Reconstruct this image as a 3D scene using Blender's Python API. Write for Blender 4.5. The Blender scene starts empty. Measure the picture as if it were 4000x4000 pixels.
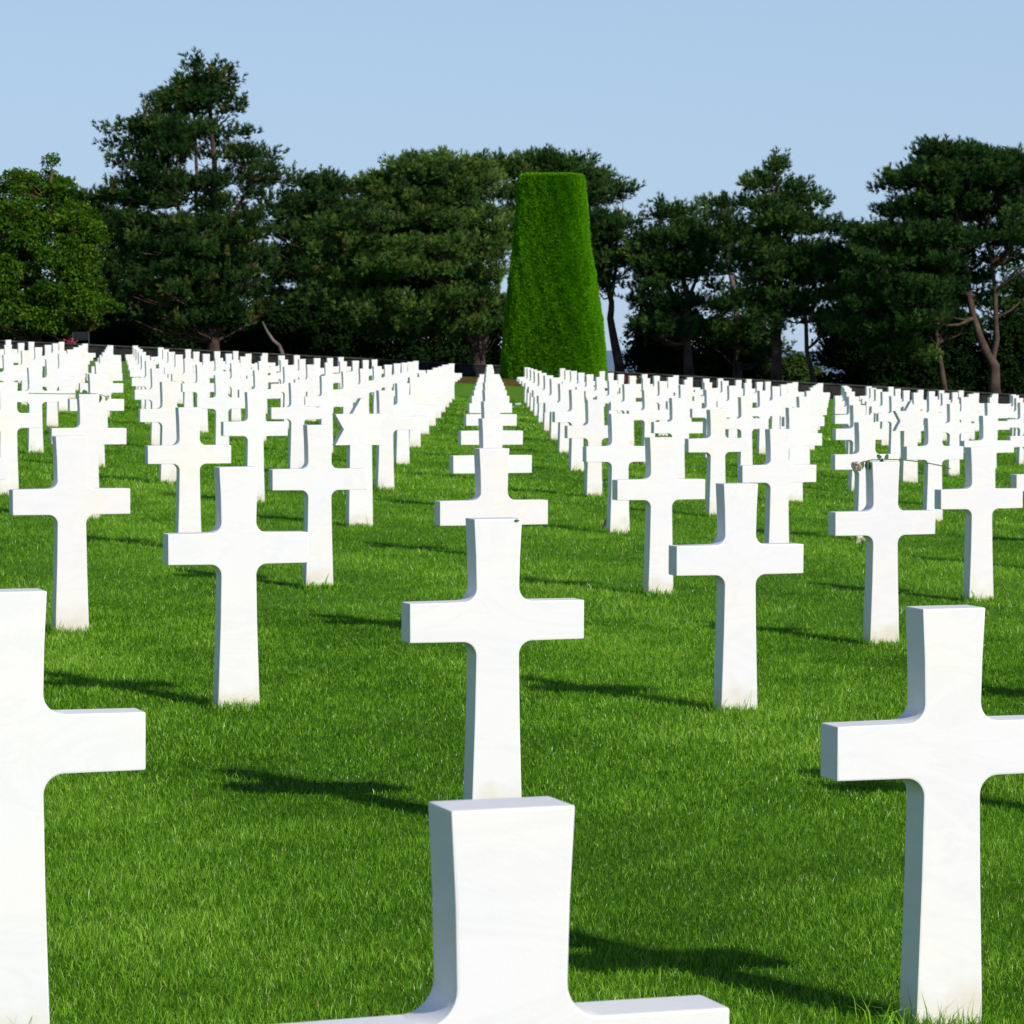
import bpy, bmesh, math, random
import numpy as np
from mathutils import Vector, Matrix

S = bpy.context.scene
COL = S.collection
W = 0.64                      # span of one marble cross, metres

# ------------------------------------------------------------------ camera
F = 12.935                    # focal length / 1000 px of a 4000 px frame
PITCH, ROLL, YAW = 0.04995, 0.00364, 0.34567
cd = bpy.data.cameras.new("camera"); cam = bpy.data.objects.new("camera", cd); COL.objects.link(cam)
cd.sensor_width = 36.0; cd.lens = F / 4.0 * 36.0
cd.clip_start = 0.05; cd.clip_end = 60000
cp, sp, cr, sr = math.cos(PITCH), math.sin(PITCH), math.cos(ROLL), math.sin(ROLL)
fwd = Vector((0, cp, -sp))
ey = Vector((0, -sp, -cp))                 # image "down" before roll
ex = Vector((1, 0, 0))
right = ex * cr - ey * sr
down = ex * sr + ey * cr
M = Matrix.Identity(4)
for i in range(3):
    M[i][0] = right[i]; M[i][1] = -down[i]; M[i][2] = -fwd[i]
cam.matrix_world = M
cd.dof.use_dof = True; cd.dof.focus_distance = 10.5; cd.dof.aperture_fstop = 26
S.camera = cam

def at(xd, yd, D):
    """point at forward distance D on the sight line of a point of the photo (1932 px wide copy)"""
    x = (xd * 2.0704 - 2000) / (F * 1000); y = (yd * 2.0704 - 2000) / (F * 1000)
    v = fwd + right * x + down * y
    return v * (D / v.y)

# ------------------------------------------------------------------ light
wd = bpy.data.worlds.new("World"); S.world = wd; wd.use_nodes = True
nt = wd.node_tree; nt.nodes.clear()
sky = nt.nodes.new("ShaderNodeTexSky"); sky.sky_type = 'NISHITA'; sky.sun_disc = False
SUN_EL, SUN_AZ = math.radians(34.5), math.radians(138)
sky.sun_elevation = SUN_EL; sky.sun_rotation = SUN_AZ
sky.air_density = 1.0; sky.dust_density = 0.1; sky.ozone_density = 4.0; sky.altitude = 500
bg = nt.nodes.new("ShaderNodeBackground"); bg.inputs[1].default_value = 0.1
wo = nt.nodes.new("ShaderNodeOutputWorld")
# thin milky haze of the sea air over the clear sky, strongest towards the horizon
tcw = nt.nodes.new("ShaderNodeTexCoord"); sxw = nt.nodes.new("ShaderNodeSeparateXYZ"); nt.links.new(tcw.outputs["Generated"], sxw.inputs[0])
mrw = nt.nodes.new("ShaderNodeMapRange"); mrw.interpolation_type = 'SMOOTHSTEP'
mrw.inputs[1].default_value = 0.0; mrw.inputs[2].default_value = 0.45; mrw.inputs[3].default_value = 0.86; mrw.inputs[4].default_value = 0.0
nt.links.new(sxw.outputs[2], mrw.inputs[0])
mixw = nt.nodes.new("ShaderNodeMix"); mixw.data_type = 'RGBA'; mixw.inputs[7].default_value = (4.3, 5.9, 8.2, 1)
nt.links.new(mrw.outputs[0], mixw.inputs[0]); nt.links.new(sky.outputs[0], mixw.inputs[6])
nt.links.new(mixw.outputs[2], bg.inputs[0]); nt.links.new(bg.outputs[0], wo.inputs[0])
sd = bpy.data.lights.new("sun", 'SUN'); sd.energy = 4.2; sd.angle = math.radians(0.53); sd.color = (1.0, 0.94, 0.86)
sun = bpy.data.objects.new("sun", sd); COL.objects.link(sun)
sdir = Vector((math.sin(SUN_AZ) * math.cos(SUN_EL), math.cos(SUN_AZ) * math.cos(SUN_EL), math.sin(SUN_EL)))
sun.rotation_euler = sdir.to_track_quat('Z', 'Y').to_euler(); sun.location = (20, -20, 30)
S.view_settings.view_transform = 'Standard'; S.view_settings.look = 'None'
S.view_settings.exposure = 0.0; S.view_settings.gamma = 1.0
S.view_settings.use_curve_mapping = False
S.render.engine = 'CYCLES'
S.cycles.max_bounces = 6; S.cycles.diffuse_bounces = 3; S.cycles.transmission_bounces = 3
S.cycles.transparent_max_bounces = 4

# ------------------------------------------------------------------ helpers
def tag(o, label=None, cat=None, group=None, kind=None):
    if label: o['label'] = label
    if cat: o['category'] = cat
    if group: o['group'] = group
    if kind: o['kind'] = kind
    return o

def link(name, me, mat=None, parent=None, loc=None):
    o = bpy.data.objects.new(name, me); COL.objects.link(o)
    if mat: me.materials.append(mat)
    if parent: o.parent = parent
    if loc is not None: o.location = loc
    return o

def empty(name, loc, rz=0.0):
    o = bpy.data.objects.new(name, None); COL.objects.link(o)
    o.location = loc; o.rotation_euler = (0, 0, rz); o.empty_display_size = 0.2
    return o

def mesh_np(name, V, faces_idx, nper, attr=None, smooth=False):
    """V (n,3); faces_idx flat int array; nper = verts per face (int)"""
    me = bpy.data.meshes.new(name)
    V = np.asarray(V, np.float32); L = np.asarray(faces_idx, np.int32).ravel()
    nf = len(L) // nper
    me.vertices.add(len(V)); me.vertices.foreach_set("co", V.ravel())
    me.loops.add(len(L)); me.loops.foreach_set("vertex_index", L)
    me.polygons.add(nf)
    me.polygons.foreach_set("loop_start", np.arange(0, nf * nper, nper, dtype=np.int32))
    try: me.polygons.foreach_set("loop_total", np.full(nf, nper, np.int32))
    except Exception: pass
    if smooth: me.polygons.foreach_set("use_smooth", np.ones(nf, bool))
    me.update(calc_edges=True)
    if attr is not None:
        a = me.attributes.new("tone", 'FLOAT', 'POINT'); a.data.foreach_set("value", np.asarray(attr, np.float32))
    return me

def node_mat(name):
    m = bpy.data.materials.new(name); m.use_nodes = True
    m.node_tree.nodes.clear()
    return m, m.node_tree.nodes, m.node_tree.links

def ramp(N, stops):
    r = N.new("ShaderNodeValToRGB"); e = r.color_ramp.elements
    while len(e) < len(stops): e.new(0.5)
    for k, (p, c) in enumerate(stops):
        e[k].position = p; e[k].color = (*c, 1)
    return r

def leaf_mat(name, stops, trans=0.3, gloss=0.06, rough=0.4, objrand=0.0):
    m, N, L = node_mat(name)
    at_ = N.new("ShaderNodeAttribute"); at_.attribute_name = "tone"
    r = ramp(N, stops); L.new(at_.outputs["Fac"], r.inputs[0])
    col = r.outputs[0]
    d = N.new("ShaderNodeBsdfDiffuse"); t = N.new("ShaderNodeBsdfTranslucent"); g = N.new("ShaderNodeBsdfGlossy")
    g.inputs["Roughness"].default_value = rough; g.inputs["Color"].default_value = (0.9, 0.95, 1, 1)
    L.new(col, d.inputs["Color"]); L.new(col, t.inputs["Color"])
    m1 = N.new("ShaderNodeMixShader"); m1.inputs[0].default_value = trans
    L.new(d.outputs[0], m1.inputs[1]); L.new(t.outputs[0], m1.inputs[2])
    m2 = m1
    if gloss > 0:
        m2 = N.new("ShaderNodeMixShader"); m2.inputs[0].default_value = gloss
        L.new(m1.outputs[0], m2.inputs[1]); L.new(g.outputs[0], m2.inputs[2])
    o = N.new("ShaderNodeOutputMaterial"); L.new(m2.outputs[0], o.inputs[0])
    return m

def noise_mat(name, stops, scale=3.0, rough=0.8, bump=0.3, bscale=20.0, spec=0.2, coord="Object", stretch=(1, 1, 1)):
    m, N, L = node_mat(name)
    tc = N.new("ShaderNodeTexCoord"); mp = N.new("ShaderNodeMapping"); mp.inputs["Scale"].default_value = stretch
    L.new(tc.outputs[coord], mp.inputs[0])
    n = N.new("ShaderNodeTexNoise"); n.inputs["Scale"].default_value = scale; n.inputs["Detail"].default_value = 6
    L.new(mp.outputs[0], n.inputs[0])
    r = ramp(N, stops); L.new(n.outputs[0], r.inputs[0])
    p = N.new("ShaderNodeBsdfPrincipled"); p.inputs["Roughness"].default_value = rough
    p.inputs["Specular IOR Level"].default_value = spec
    L.new(r.outputs[0], p.inputs["Base Color"])
    n2 = N.new("ShaderNodeTexNoise"); n2.inputs["Scale"].default_value = bscale; n2.inputs["Detail"].default_value = 5
    L.new(mp.outputs[0], n2.inputs[0])
    b = N.new("ShaderNodeBump"); b.inputs["Strength"].default_value = bump; b.inputs["Distance"].default_value = 0.05
    L.new(n2.outputs[0], b.inputs["Height"]); L.new(b.outputs[0], p.inputs["Normal"])
    o = N.new("ShaderNodeOutputMaterial"); L.new(p.outputs[0], o.inputs[0])
    return m

# ------------------------------------------------------------------ materials
def marble():
    m, N, L = node_mat("white_marble")
    tc = N.new("ShaderNodeTexCoord"); oi = N.new("ShaderNodeObjectInfo")
    off = N.new("ShaderNodeVectorMath"); off.operation = 'MULTIPLY_ADD'
    L.new(tc.outputs["Object"], off.inputs[0]); off.inputs[1].default_value = (1, 1, 1)
    cv = N.new("ShaderNodeCombineXYZ"); ml = N.new("ShaderNodeMath"); ml.operation = 'MULTIPLY'; ml.inputs[1].default_value = 57.0
    L.new(oi.outputs["Random"], ml.inputs[0])
    for k in range(3): L.new(ml.outputs[0], cv.inputs[k])
    L.new(cv.outputs[0], off.inputs[2])
    mp = N.new("ShaderNodeMapping"); mp.inputs["Rotation"].default_value = (0.3, 0.6, 0.2); mp.inputs["Scale"].default_value = (1, 1, 2.6)
    L.new(off.outputs[0], mp.inputs[0])
    # faint grey veins
    n1 = N.new("ShaderNodeTexNoise"); n1.inputs["Scale"].default_value = 1.6; n1.inputs["Detail"].default_value = 9
    n1.inputs["Roughness"].default_value = 0.62; n1.inputs["Distortion"].default_value = 1.6
    L.new(mp.outputs[0], n1.inputs[0])
    r1 = ramp(N, [(0.44, (0, 0, 0)), (0.5, (1, 1, 1)), (0.55, (0, 0, 0))]); L.new(n1.outputs[0], r1.inputs[0])
    # warm and cool clouds
    n2 = N.new("ShaderNodeTexNoise"); n2.inputs["Scale"].default_value = 2.6; n2.inputs["Detail"].default_value = 4
    L.new(off.outputs[0], n2.inputs[0])
    r2 = ramp(N, [(0.3, (0.83, 0.80, 0.83)), (0.5, (0.845, 0.81, 0.81)), (0.72, (0.865, 0.815, 0.75))]); L.new(n2.outputs[0], r2.inputs[0])
    mx = N.new("ShaderNodeMix"); mx.data_type = 'RGBA'; mx.inputs[7].default_value = (0.64, 0.66, 0.68, 1)
    k = N.new("ShaderNodeMath"); k.operation = 'MULTIPLY'; k.inputs[1].default_value = 0.16
    L.new(r1.outputs[0], k.inputs[0]); L.new(k.outputs[0], mx.inputs[0]); L.new(r2.outputs[0], mx.inputs[6])
    # per stone brightness / warmth
    hs = N.new("ShaderNodeHueSaturation"); L.new(mx.outputs[2], hs.inputs["Color"])
    mr = N.new("ShaderNodeMapRange"); mr.inputs[3].default_value = 0.3; mr.inputs[4].default_value = 1.5
    L.new(oi.outputs["Random"], mr.inputs[0]); L.new(mr.outputs[0], hs.inputs["Saturation"])
    # beige soil stain creeping up from the turf
    sx = N.new("ShaderNodeSeparateXYZ"); L.new(tc.outputs["Object"], sx.inputs[0])
    n3 = N.new("ShaderNodeTexNoise"); n3.inputs["Scale"].default_value = 7; n3.inputs["Detail"].default_value = 5
    L.new(off.outputs[0], n3.inputs[0])
    ad = N.new("ShaderNodeMath"); ad.operation = 'MULTIPLY_ADD'; ad.inputs[1].default_value = -0.34
    L.new(n3.outputs[0], ad.inputs[0]); L.new(sx.outputs[2], ad.inputs[2])
    ms = N.new("ShaderNodeMapRange"); ms.interpolation_type = 'SMOOTHSTEP'
    ms.inputs[1].default_value = -0.20; ms.inputs[2].default_value = -0.04; ms.inputs[3].default_value = 0.6; ms.inputs[4].default_value = 0.0
    L.new(ad.outputs[0], ms.inputs[0])
    mx2 = N.new("ShaderNodeMix"); mx2.data_type = 'RGBA'; mx2.inputs[7].default_value = (0.66, 0.56, 0.40, 1)
    L.new(ms.outputs[0], mx2.inputs[0]); L.new(hs.outputs[0], mx2.inputs[6])
    p = N.new("ShaderNodeBsdfPrincipled"); p.inputs["Roughness"].default_value = 0.42
    p.inputs["Specular IOR Level"].default_value = 0.35
    L.new(mx2.outputs[2], p.inputs["Base Color"])
    n4 = N.new("ShaderNodeTexNoise"); n4.inputs["Scale"].default_value = 160; n4.inputs["Detail"].default_value = 3
    L.new(tc.outputs["Object"], n4.inputs[0])
    b = N.new("ShaderNodeBump"); b.inputs["Strength"].default_value = 0.12; b.inputs["Distance"].default_value = 0.002
    L.new(n4.outputs[0], b.inputs["Height"]); L.new(b.outputs[0], p.inputs["Normal"])
    o = N.new("ShaderNodeOutputMaterial"); L.new(p.outputs[0], o.inputs[0])
    return m
MARBLE = marble()
GRASS = leaf_mat("grass_blade", [(0.0, (0.030, 0.105, 0.005)), (0.4, (0.125, 0.33, 0.013)), (0.75, (0.28, 0.56, 0.032)),
                                 (0.94, (0.44, 0.66, 0.10)), (1.0, (0.50, 0.38, 0.12))], trans=0.36, gloss=0.011, rough=0.28)
PINE = leaf_mat("pine_needles", [(0.0, (0.014, 0.040, 0.013)), (0.45, (0.056, 0.122, 0.030)), (0.85, (0.17, 0.27, 0.050)),
                                 (1.0, (0.12, 0.09, 0.03))], trans=0.18, gloss=0.0, rough=0.5)
BROAD = leaf_mat("broad_leaves", [(0.0, (0.02, 0.058, 0.006)), (0.5, (0.06, 0.145, 0.010)), (1.0, (0.17, 0.29, 0.016))], trans=0.32, gloss=0.0, rough=0.5)
SHADELEAF = leaf_mat("shaded_shrub_leaves", [(0.0, (0.008, 0.02, 0.006)), (0.6, (0.02, 0.045, 0.010)), (1.0, (0.045, 0.085, 0.016))], trans=0.15, gloss=0.0, rough=0.5)  # near-black greens: shade of the canopy put into the leaf colour
CLIP = leaf_mat("clipped_foliage", [(0.0, (0.03, 0.13, 0.003)), (0.5, (0.12, 0.37, 0.006)), (1.0, (0.26, 0.58, 0.016))], trans=0.25, gloss=0.0, rough=0.5)
BARK = noise_mat("pine_bark", [(0.3, (0.04, 0.027, 0.022)), (0.6, (0.105, 0.068, 0.056)), (0.8, (0.17, 0.12, 0.10))], 1.5, 0.95, 0.8, 6, 0.1)
LICHEN = noise_mat("lichen_bark", [(0.35, (0.07, 0.05, 0.035)), (0.55, (0.15, 0.115, 0.04)), (0.75, (0.19, 0.14, 0.09))], 1.2, 0.95, 0.8, 6, 0.1)
GREYBARK = noise_mat("grey_bark", [(0.35, (0.09, 0.07, 0.066)), (0.7, (0.23, 0.19, 0.175))], 1.2, 0.95, 0.6, 6, 0.1)
STONE = noise_mat("shaded_wall_stone", [(0.3, (0.010, 0.010, 0.011)), (0.7, (0.035, 0.033, 0.031))], 2.5, 0.9, 0.8, 9, 0.1)  # stone darkened: shade on the wall front put into its colour
COPING = noise_mat("shaded_coping_stone", [(0.3, (0.02, 0.02, 0.02)), (0.7, (0.085, 0.083, 0.08))], 2.0, 0.85, 0.3, 9, 0.2)  # pale coping darkened along with the wall, its shade is in the colour
SOIL = noise_mat("bark_mulch", [(0.3, (0.05, 0.035, 0.012)), (0.7, (0.15, 0.11, 0.03))], 3.0, 1.0, 1.0, 12, 0.05)

def plain(name, c, rough=0.5, spec=0.3, trans=0.0):
    m, N, L = node_mat(name)
    p = N.new("ShaderNodeBsdfPrincipled"); p.inputs["Roughness"].default_value = rough
    p.inputs["Specular IOR Level"].default_value = spec
    tc = N.new("ShaderNodeTexCoord"); n = N.new("ShaderNodeTexNoise"); n.inputs["Scale"].default_value = 60
    L.new(tc.outputs["Object"], n.inputs[0])
    r = ramp(N, [(0.35, tuple(v * 0.78 for v in c)), (0.65, tuple(min(1, v * 1.15) for v in c))])
    L.new(n.outputs[0], r.inputs[0]); L.new(r.outputs[0], p.inputs["Base Color"])
    o = N.new("ShaderNodeOutputMaterial"); L.new(p.outputs[0], o.inputs[0])
    return m

# ------------------------------------------------------------------ terrain
GC = dict(hc=2.63035 + 0.032 / W, sx=0.03647, sz=-0.00433, s2=0.0263e-3, sxx=0.07666e-3, sxz=0.09353e-3)
def GZ(x, y):
    """height of the lawn at x, y (metres, numpy)"""
    x = np.asarray(x, float); y = np.asarray(y, float)
    X = 160 * np.tanh(x / W / 160.0); Z = y / W
    Zc = np.minimum(np.maximum(Z, -20), 150.0)
    g = GC['hc'] + GC['sx'] * X + GC['sz'] * Zc + GC['s2'] * Zc * Zc + GC['sxx'] * X * X + GC['sxz'] * X * Zc
    z = -g * W
    # the plateau ends in a slope down to the shore beyond the trees
    t = np.clip((y - 215) / 130.0, 0, 1); t = t * t * (3 - 2 * t)
    z = z * (1 - t) + (-62.0) * t
    return z
def gz(x, y): return float(GZ(x, y))

def build_ground():
    xs = np.concatenate([-np.geomspace(30000, 70, 22), np.linspace(-60, 60, 161), np.geomspace(70, 30000, 22)])
    ys = np.concatenate([-np.geomspace(400, 12, 8), np.linspace(-10, 215, 226), np.linspace(220, 350, 27), np.geomspace(400, 45000, 14)])
    X, Y = np.meshgrid(xs, ys); Z = GZ(X, Y)
    V = np.stack([X, Y, Z], -1).reshape(-1, 3)
    nx, ny = len(xs), len(ys)
    i = np.arange(nx - 1)[None, :] + np.arange(ny - 1)[:, None] * nx
    Fc = np.stack([i, i + 1, i + nx + 1, i + nx], -1)
    me = mesh_np("ground", V, Fc.ravel(), 4, smooth=True)
    m, N, L = node_mat("lawn_turf")
    tc = N.new("ShaderNodeTexCoord")
    n = N.new("ShaderNodeTexNoise"); n.inputs["Scale"].default_value = 0.55; n.inputs["Detail"].default_value = 8
    L.new(tc.outputs["Object"], n.inputs[0])
    n2 = N.new("ShaderNodeTexNoise"); n2.inputs["Scale"].default_value = 22; n2.inputs["Detail"].default_value = 8; n2.inputs["Roughness"].default_value = 0.7
    L.new(tc.outputs["Object"], n2.inputs[0])
    r = ramp(N, [(0.35, (0.085, 0.225, 0.011)), (0.65, (0.165, 0.36, 0.022))]); L.new(n.outputs[0], r.inputs[0])
    r2 = ramp(N, [(0.3, (0.45, 0.45, 0.45)), (0.7, (1.25, 1.25, 1.2))]); L.new(n2.outputs[0], r2.inputs[0])
    mu = N.new("ShaderNodeMix"); mu.data_type = 'RGBA'; mu.blend_type = 'MULTIPLY'; mu.inputs[0].default_value = 1
    L.new(r.outputs[0], mu.inputs[6]); L.new(r2.outputs[0], mu.inputs[7])
    # leaf litter under the trees
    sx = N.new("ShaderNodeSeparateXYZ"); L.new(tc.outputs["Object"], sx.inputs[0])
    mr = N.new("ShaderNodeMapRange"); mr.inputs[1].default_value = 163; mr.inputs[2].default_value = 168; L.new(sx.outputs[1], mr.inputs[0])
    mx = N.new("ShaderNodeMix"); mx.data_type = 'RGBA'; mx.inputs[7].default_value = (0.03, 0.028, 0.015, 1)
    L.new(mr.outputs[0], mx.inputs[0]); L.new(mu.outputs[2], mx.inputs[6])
    p = N.new("ShaderNodeBsdfPrincipled"); p.inputs["Roughness"].default_value = 0.9; p.inputs["Specular IOR Level"].default_value = 0.1
    L.new(mx.outputs[2], p.inputs["Base Color"])
    b = N.new("ShaderNodeBump"); b.inputs["Strength"].default_value = 1.0; b.inputs["Distance"].default_value = 0.05
    L.new(n2.outputs[0], b.inputs["Height"]); L.new(b.outputs[0], p.inputs["Normal"])
    o = N.new("ShaderNodeOutputMaterial"); L.new(p.outputs[0], o.inputs[0])
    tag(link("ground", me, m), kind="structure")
    # the sea beyond the cliff
    me = mesh_np("sea", [(-60000, 330, -55), (60000, 330, -55), (60000, 50000, -55), (-60000, 50000, -55)], [0, 1, 2, 3], 4)
    sm = noise_mat("sea_water", [(0.35, (0.055, 0.10, 0.16)), (0.65, (0.08, 0.135, 0.20))], 0.01, 0.35, 0.25, 0.3, 0.5)
    tag(link("sea", me, sm), kind="structure")
build_ground()

# ------------------------------------------------------------------ marble headstones
TH = 0.155 * W
def outline_cross(T=0.275, NK=0.247, B=0.292, top=1.63, at_=1.183, ab=0.966, span=1.0, r=0.075):
    """front outline of the cross in units of its span, counter-clockwise from bottom left"""
    amid = (at_ + ab) / 2
    def arc(cx, cy, a0, a1, n=9):
        return [(cx + r * math.cos(a0 + (a1 - a0) * k / n), cy + r * math.sin(a0 + (a1 - a0) * k / n)) for k in range(n + 1)]
    R = []
    R.append((B / 2, -0.25))
    R.append((B / 2, 0.0))
    R.append((NK / 2 + 0.006, 0.55))
    R += arc(NK / 2 + r, ab - r, math.pi, math.pi / 2)          # under the right arm
    R.append((span / 2, ab + 0.002))
    R.append((span / 2, at_ - 0.002))
    R += arc(NK / 2 + r, at_ + r, -math.pi / 2, -math.pi)
    R.append((NK / 2 + 0.004, at_ + 0.25))
    R.append((T / 2, top))
    Lf = [(-x, y) for x, y in reversed(R)]
    return R + Lf
def outline_star(top=1.70, R=0.42, PW=0.31, PB=0.34):
    cz = top - R
    pts = []
    for k in range(12):
        a = math.radians(90 - 30 * k); rr = R if k % 2 == 0 else R / math.sqrt(3)
        pts.append((rr * math.cos(a), cz + rr * math.sin(a)))
    # clockwise from the top; open the bottom point into the post
    seq = pts[0:6]                                             # top .. lower right point and its inner corner
    h = cz - R / 2
    seq = [pts[0], pts[1], pts[2], pts[3], pts[4], (PW / 2, h), (PB / 2, 0.0), (PB / 2, -0.25)]
    Rr = list(reversed(seq[1:]))                               # ccw, right side from the bottom
    Rr = [(p[0], p[1]) for p in Rr]
    return Rr + [seq[0]] + [(-x, y) for x, y in reversed(Rr)]
def slab(name, pts, bev=0.0045):
    bm = bmesh.new()
    fr = [bm.verts.new((x * W, 0, z * W)) for x, z in pts]
    bk = [bm.verts.new((x * W, TH, z * W)) for x, z in pts]
    n = len(pts)
    bm.faces.new(fr); bm.faces.new(list(reversed(bk)))
    for i in range(n):
        j = (i + 1) % n
        bm.faces.new((fr[j], fr[i], bk[i], bk[j]))
    bmesh.ops.recalc_face_normals(bm, faces=bm.faces)
    ed = [e for e in bm.edges if (abs(e.verts[0].co.y - e.verts[1].co.y) < 1e-6) or e.calc_face_angle(0) > 0.6]
    bmesh.ops.bevel(bm, geom=ed, offset=bev, segments=2, affect='EDGES', profile=0.6, clamp_overlap=True)
    me = bpy.data.meshes.new(name); bm.to_mesh(me); bm.free()
    me.materials.append(MARBLE)
    try: me.set_sharp_from_angle(angle=math.radians(28))
    except Exception: pass
    for p in me.polygons: p.use_smooth = not (abs(p.normal.y) > 0.999 or (abs(p.normal.y) < 1e-3 and p.area > 0.003))
    return me
rng = random.Random(11)
cross_me = [slab("marble_cross", outline_cross()),
            slab("marble_cross", outline_cross(T=0.279, NK=0.25, B=0.297, top=1.636)),
            slab("marble_cross", outline_cross(T=0.271, NK=0.244, B=0.287, top=1.625))]
star_me = slab("star_headstone", outline_star(), 0.003)

C1 = (-0.07526, 17.8545); U = (1.76666, 0.54201); Vv = (-0.07876, 10.94506)
ORD = ["first", "second", "third", "fourth", "fifth", "sixth", "seventh", "eighth", "ninth", "tenth", "eleventh", "twelfth",
       "thirteenth", "fourteenth", "fifteenth", "sixteenth", "seventeenth", "eighteenth", "nineteenth", "twentieth",
       "twenty-first", "twenty-second", "twenty-third", "twenty-fourth", "twenty-fifth", "twenty-sixth", "twenty-seventh", "twenty-eighth"]
SPECIAL = {
    (0, -1): "big white marble cross cut off by the bottom edge, nearest to the viewer",
    (0, 0): "white marble cross with a fly on it, directly behind the nearest cross",
    (-1, -0.5): "big white marble cross cut off by the left edge, only right arm showing",
    (1, -0.5): "big white marble cross at lower right whose right arm leaves the picture",
    (-1, 0.5): "white marble cross standing left of the fly-bearing cross, grass tufts at foot",
    (1, 0.5): "cream tinted marble cross standing right of the fly-bearing cross",
    (-2, 1): "white marble cross at far left with brownish stain low on its post",
    (2, 1): "white marble cross with a pink rose lying across its top",
    (-3, 2.5): "white marble cross with a white rose lying across its top",
    (-1, 2.5): "white six-pointed star headstone on a post, left of the central file",
    (5, 4.5): "white six-pointed star headstone on a post, in the right-hand block",
    (1, 2.5): "white marble cross with a small striped flag behind its foot",
}
def proj(x, y, z):
    v = Vector((x, y, z)); d = v.dot(fwd)
    return 2000 + F * 1000 * v.dot(right) / d, 2000 + F * 1000 * v.dot(down) / d
STONES = {}
cells = []
for i in range(-45, 46):
    for j2 in range(-4, 40):
        if (j2 - i) % 2: continue
        j = j2 / 2
        X = C1[0] + i * U[0] + j * Vv[0]; Z = C1[1] + i * U[1] + j * Vv[1]
        if Z < 5.5: continue
        lim = 162 + (4 if i < -6 else 0)
        if Z > lim: continue
        x, y = X * W, Z * W; g = gz(x, y)
        px, py = proj(x, y, g + 0.5)
        half = 0.5 * 12935 / Z
        # in the picture, or to its right so that its shadow falls into the picture
        if px + half < -10 or px - half > 4000 + 2.2 * 12935 / Z * (1 if Z < 60 else 0.3): continue
        cells.append((i, j, x, y, g, px, half))
cells.sort(key=lambda c: (c[0], c[1]))
count = {}
for (i, j, x, y, g, px, half) in cells:
    vis = px - half < 4000
    if vis: count[i] = count.get(i, 0) + 1
    n = count.get(i, 0)
    star = (i, j) in ((-1, 2.5), (5, 4.5))
    me = star_me if star else cross_me[rng.choice((0, 0, 1, 2))]
    near = (abs(i) <= 2 and j <= 2)
    o = link("star_headstone" if star else "marble_cross", me)
    o.location = (x, y, g + 0.032 + rng.uniform(-0.006, 0.006) * (0.3 if near else 1))
    k = 0.25 if near else 1.0
    o.rotation_euler = (math.radians(rng.gauss(0, 0.25) * k), math.radians(rng.gauss(0, 0.22) * k), YAW + math.radians(rng.gauss(0, 0.9) * k))
    if (i, j) in SPECIAL: lab = SPECIAL[(i, j)]
    elif not vis:
        lab = "white marble cross beyond the right edge, %s file right of centre, %s in depth" % (ORD[abs(i) - 1], ORD[int(j + 2)])
    else:
        side = ("%s file left of central file" % ORD[abs(i) - 1]) if i < 0 else ("%s file right of central file" % ORD[i - 1]) if i > 0 else "central file of crosses"
        lab = "white marble cross, %s from front in %s" % (ORD[n - 1], side)
    tag(o, lab, "headstone", "marble headstones standing in rows on the lawn")
    STONES[(i, j)] = o

# ------------------------------------------------------------------ grass
def fbm(x, y, sc, seed):
    """cheap smooth noise in 0..1 from sums of sines"""
    r = np.random.RandomState(seed); v = np.zeros_like(x); a = 1.0; tot = 0
    for o in range(5):
        for _ in range(3):
            th = r.uniform(0, 6.283); ph = r.uniform(0, 6.283)
            v += a * np.sin((x * math.cos(th) + y * math.sin(th)) * sc * r.uniform(0.7, 1.3) + ph)
        tot += a * 1.7; a *= 0.6; sc *= 2.1
    return np.clip(0.5 + 0.5 * v / tot, 0, 1)
def blades(x, y, h, w, lean, tone, rs, seg=True):
    n = len(x); z = GZ(x, y)
    a = rs.uniform(0, 2 * np.pi, n); b = rs.uniform(0, 2 * np.pi, n)
    dx, dy = np.cos(a), np.sin(a)                  # blade width direction
    lx, ly = np.cos(b) * lean * h, np.sin(b) * lean * h
    P = np.stack([x, y, z - 0.004], -1)
    wv = np.stack([dx * w / 2, dy * w / 2, np.zeros(n)], -1)
    tip = P + np.stack([lx, ly, h * np.sqrt(np.clip(1 - (lean * 0.8) ** 2, 0.05, 1))], -1)
    if seg:
        mid = P + np.stack([lx * 0.32, ly * 0.32, h * 0.58], -1)
        V = np.stack([P - wv, P + wv, mid + wv * 0.8, mid - wv * 0.8, tip], 1).reshape(-1, 3)
        base = np.arange(n)[:, None] * 5
        T = np.concatenate([base + np.array([[0, 1, 2]]), base + np.array([[0, 2, 3]]), base + np.array([[3, 2, 4]])], 1)
        return V, T.reshape(-1, 3), np.repeat(tone, 5)
    V = np.stack([P - wv, P + wv, tip], 1).reshape(-1, 3)
    return V, (np.arange(n)[:, None] * 3 + np.array([[0, 1, 2]])), np.repeat(tone, 3)
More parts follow.
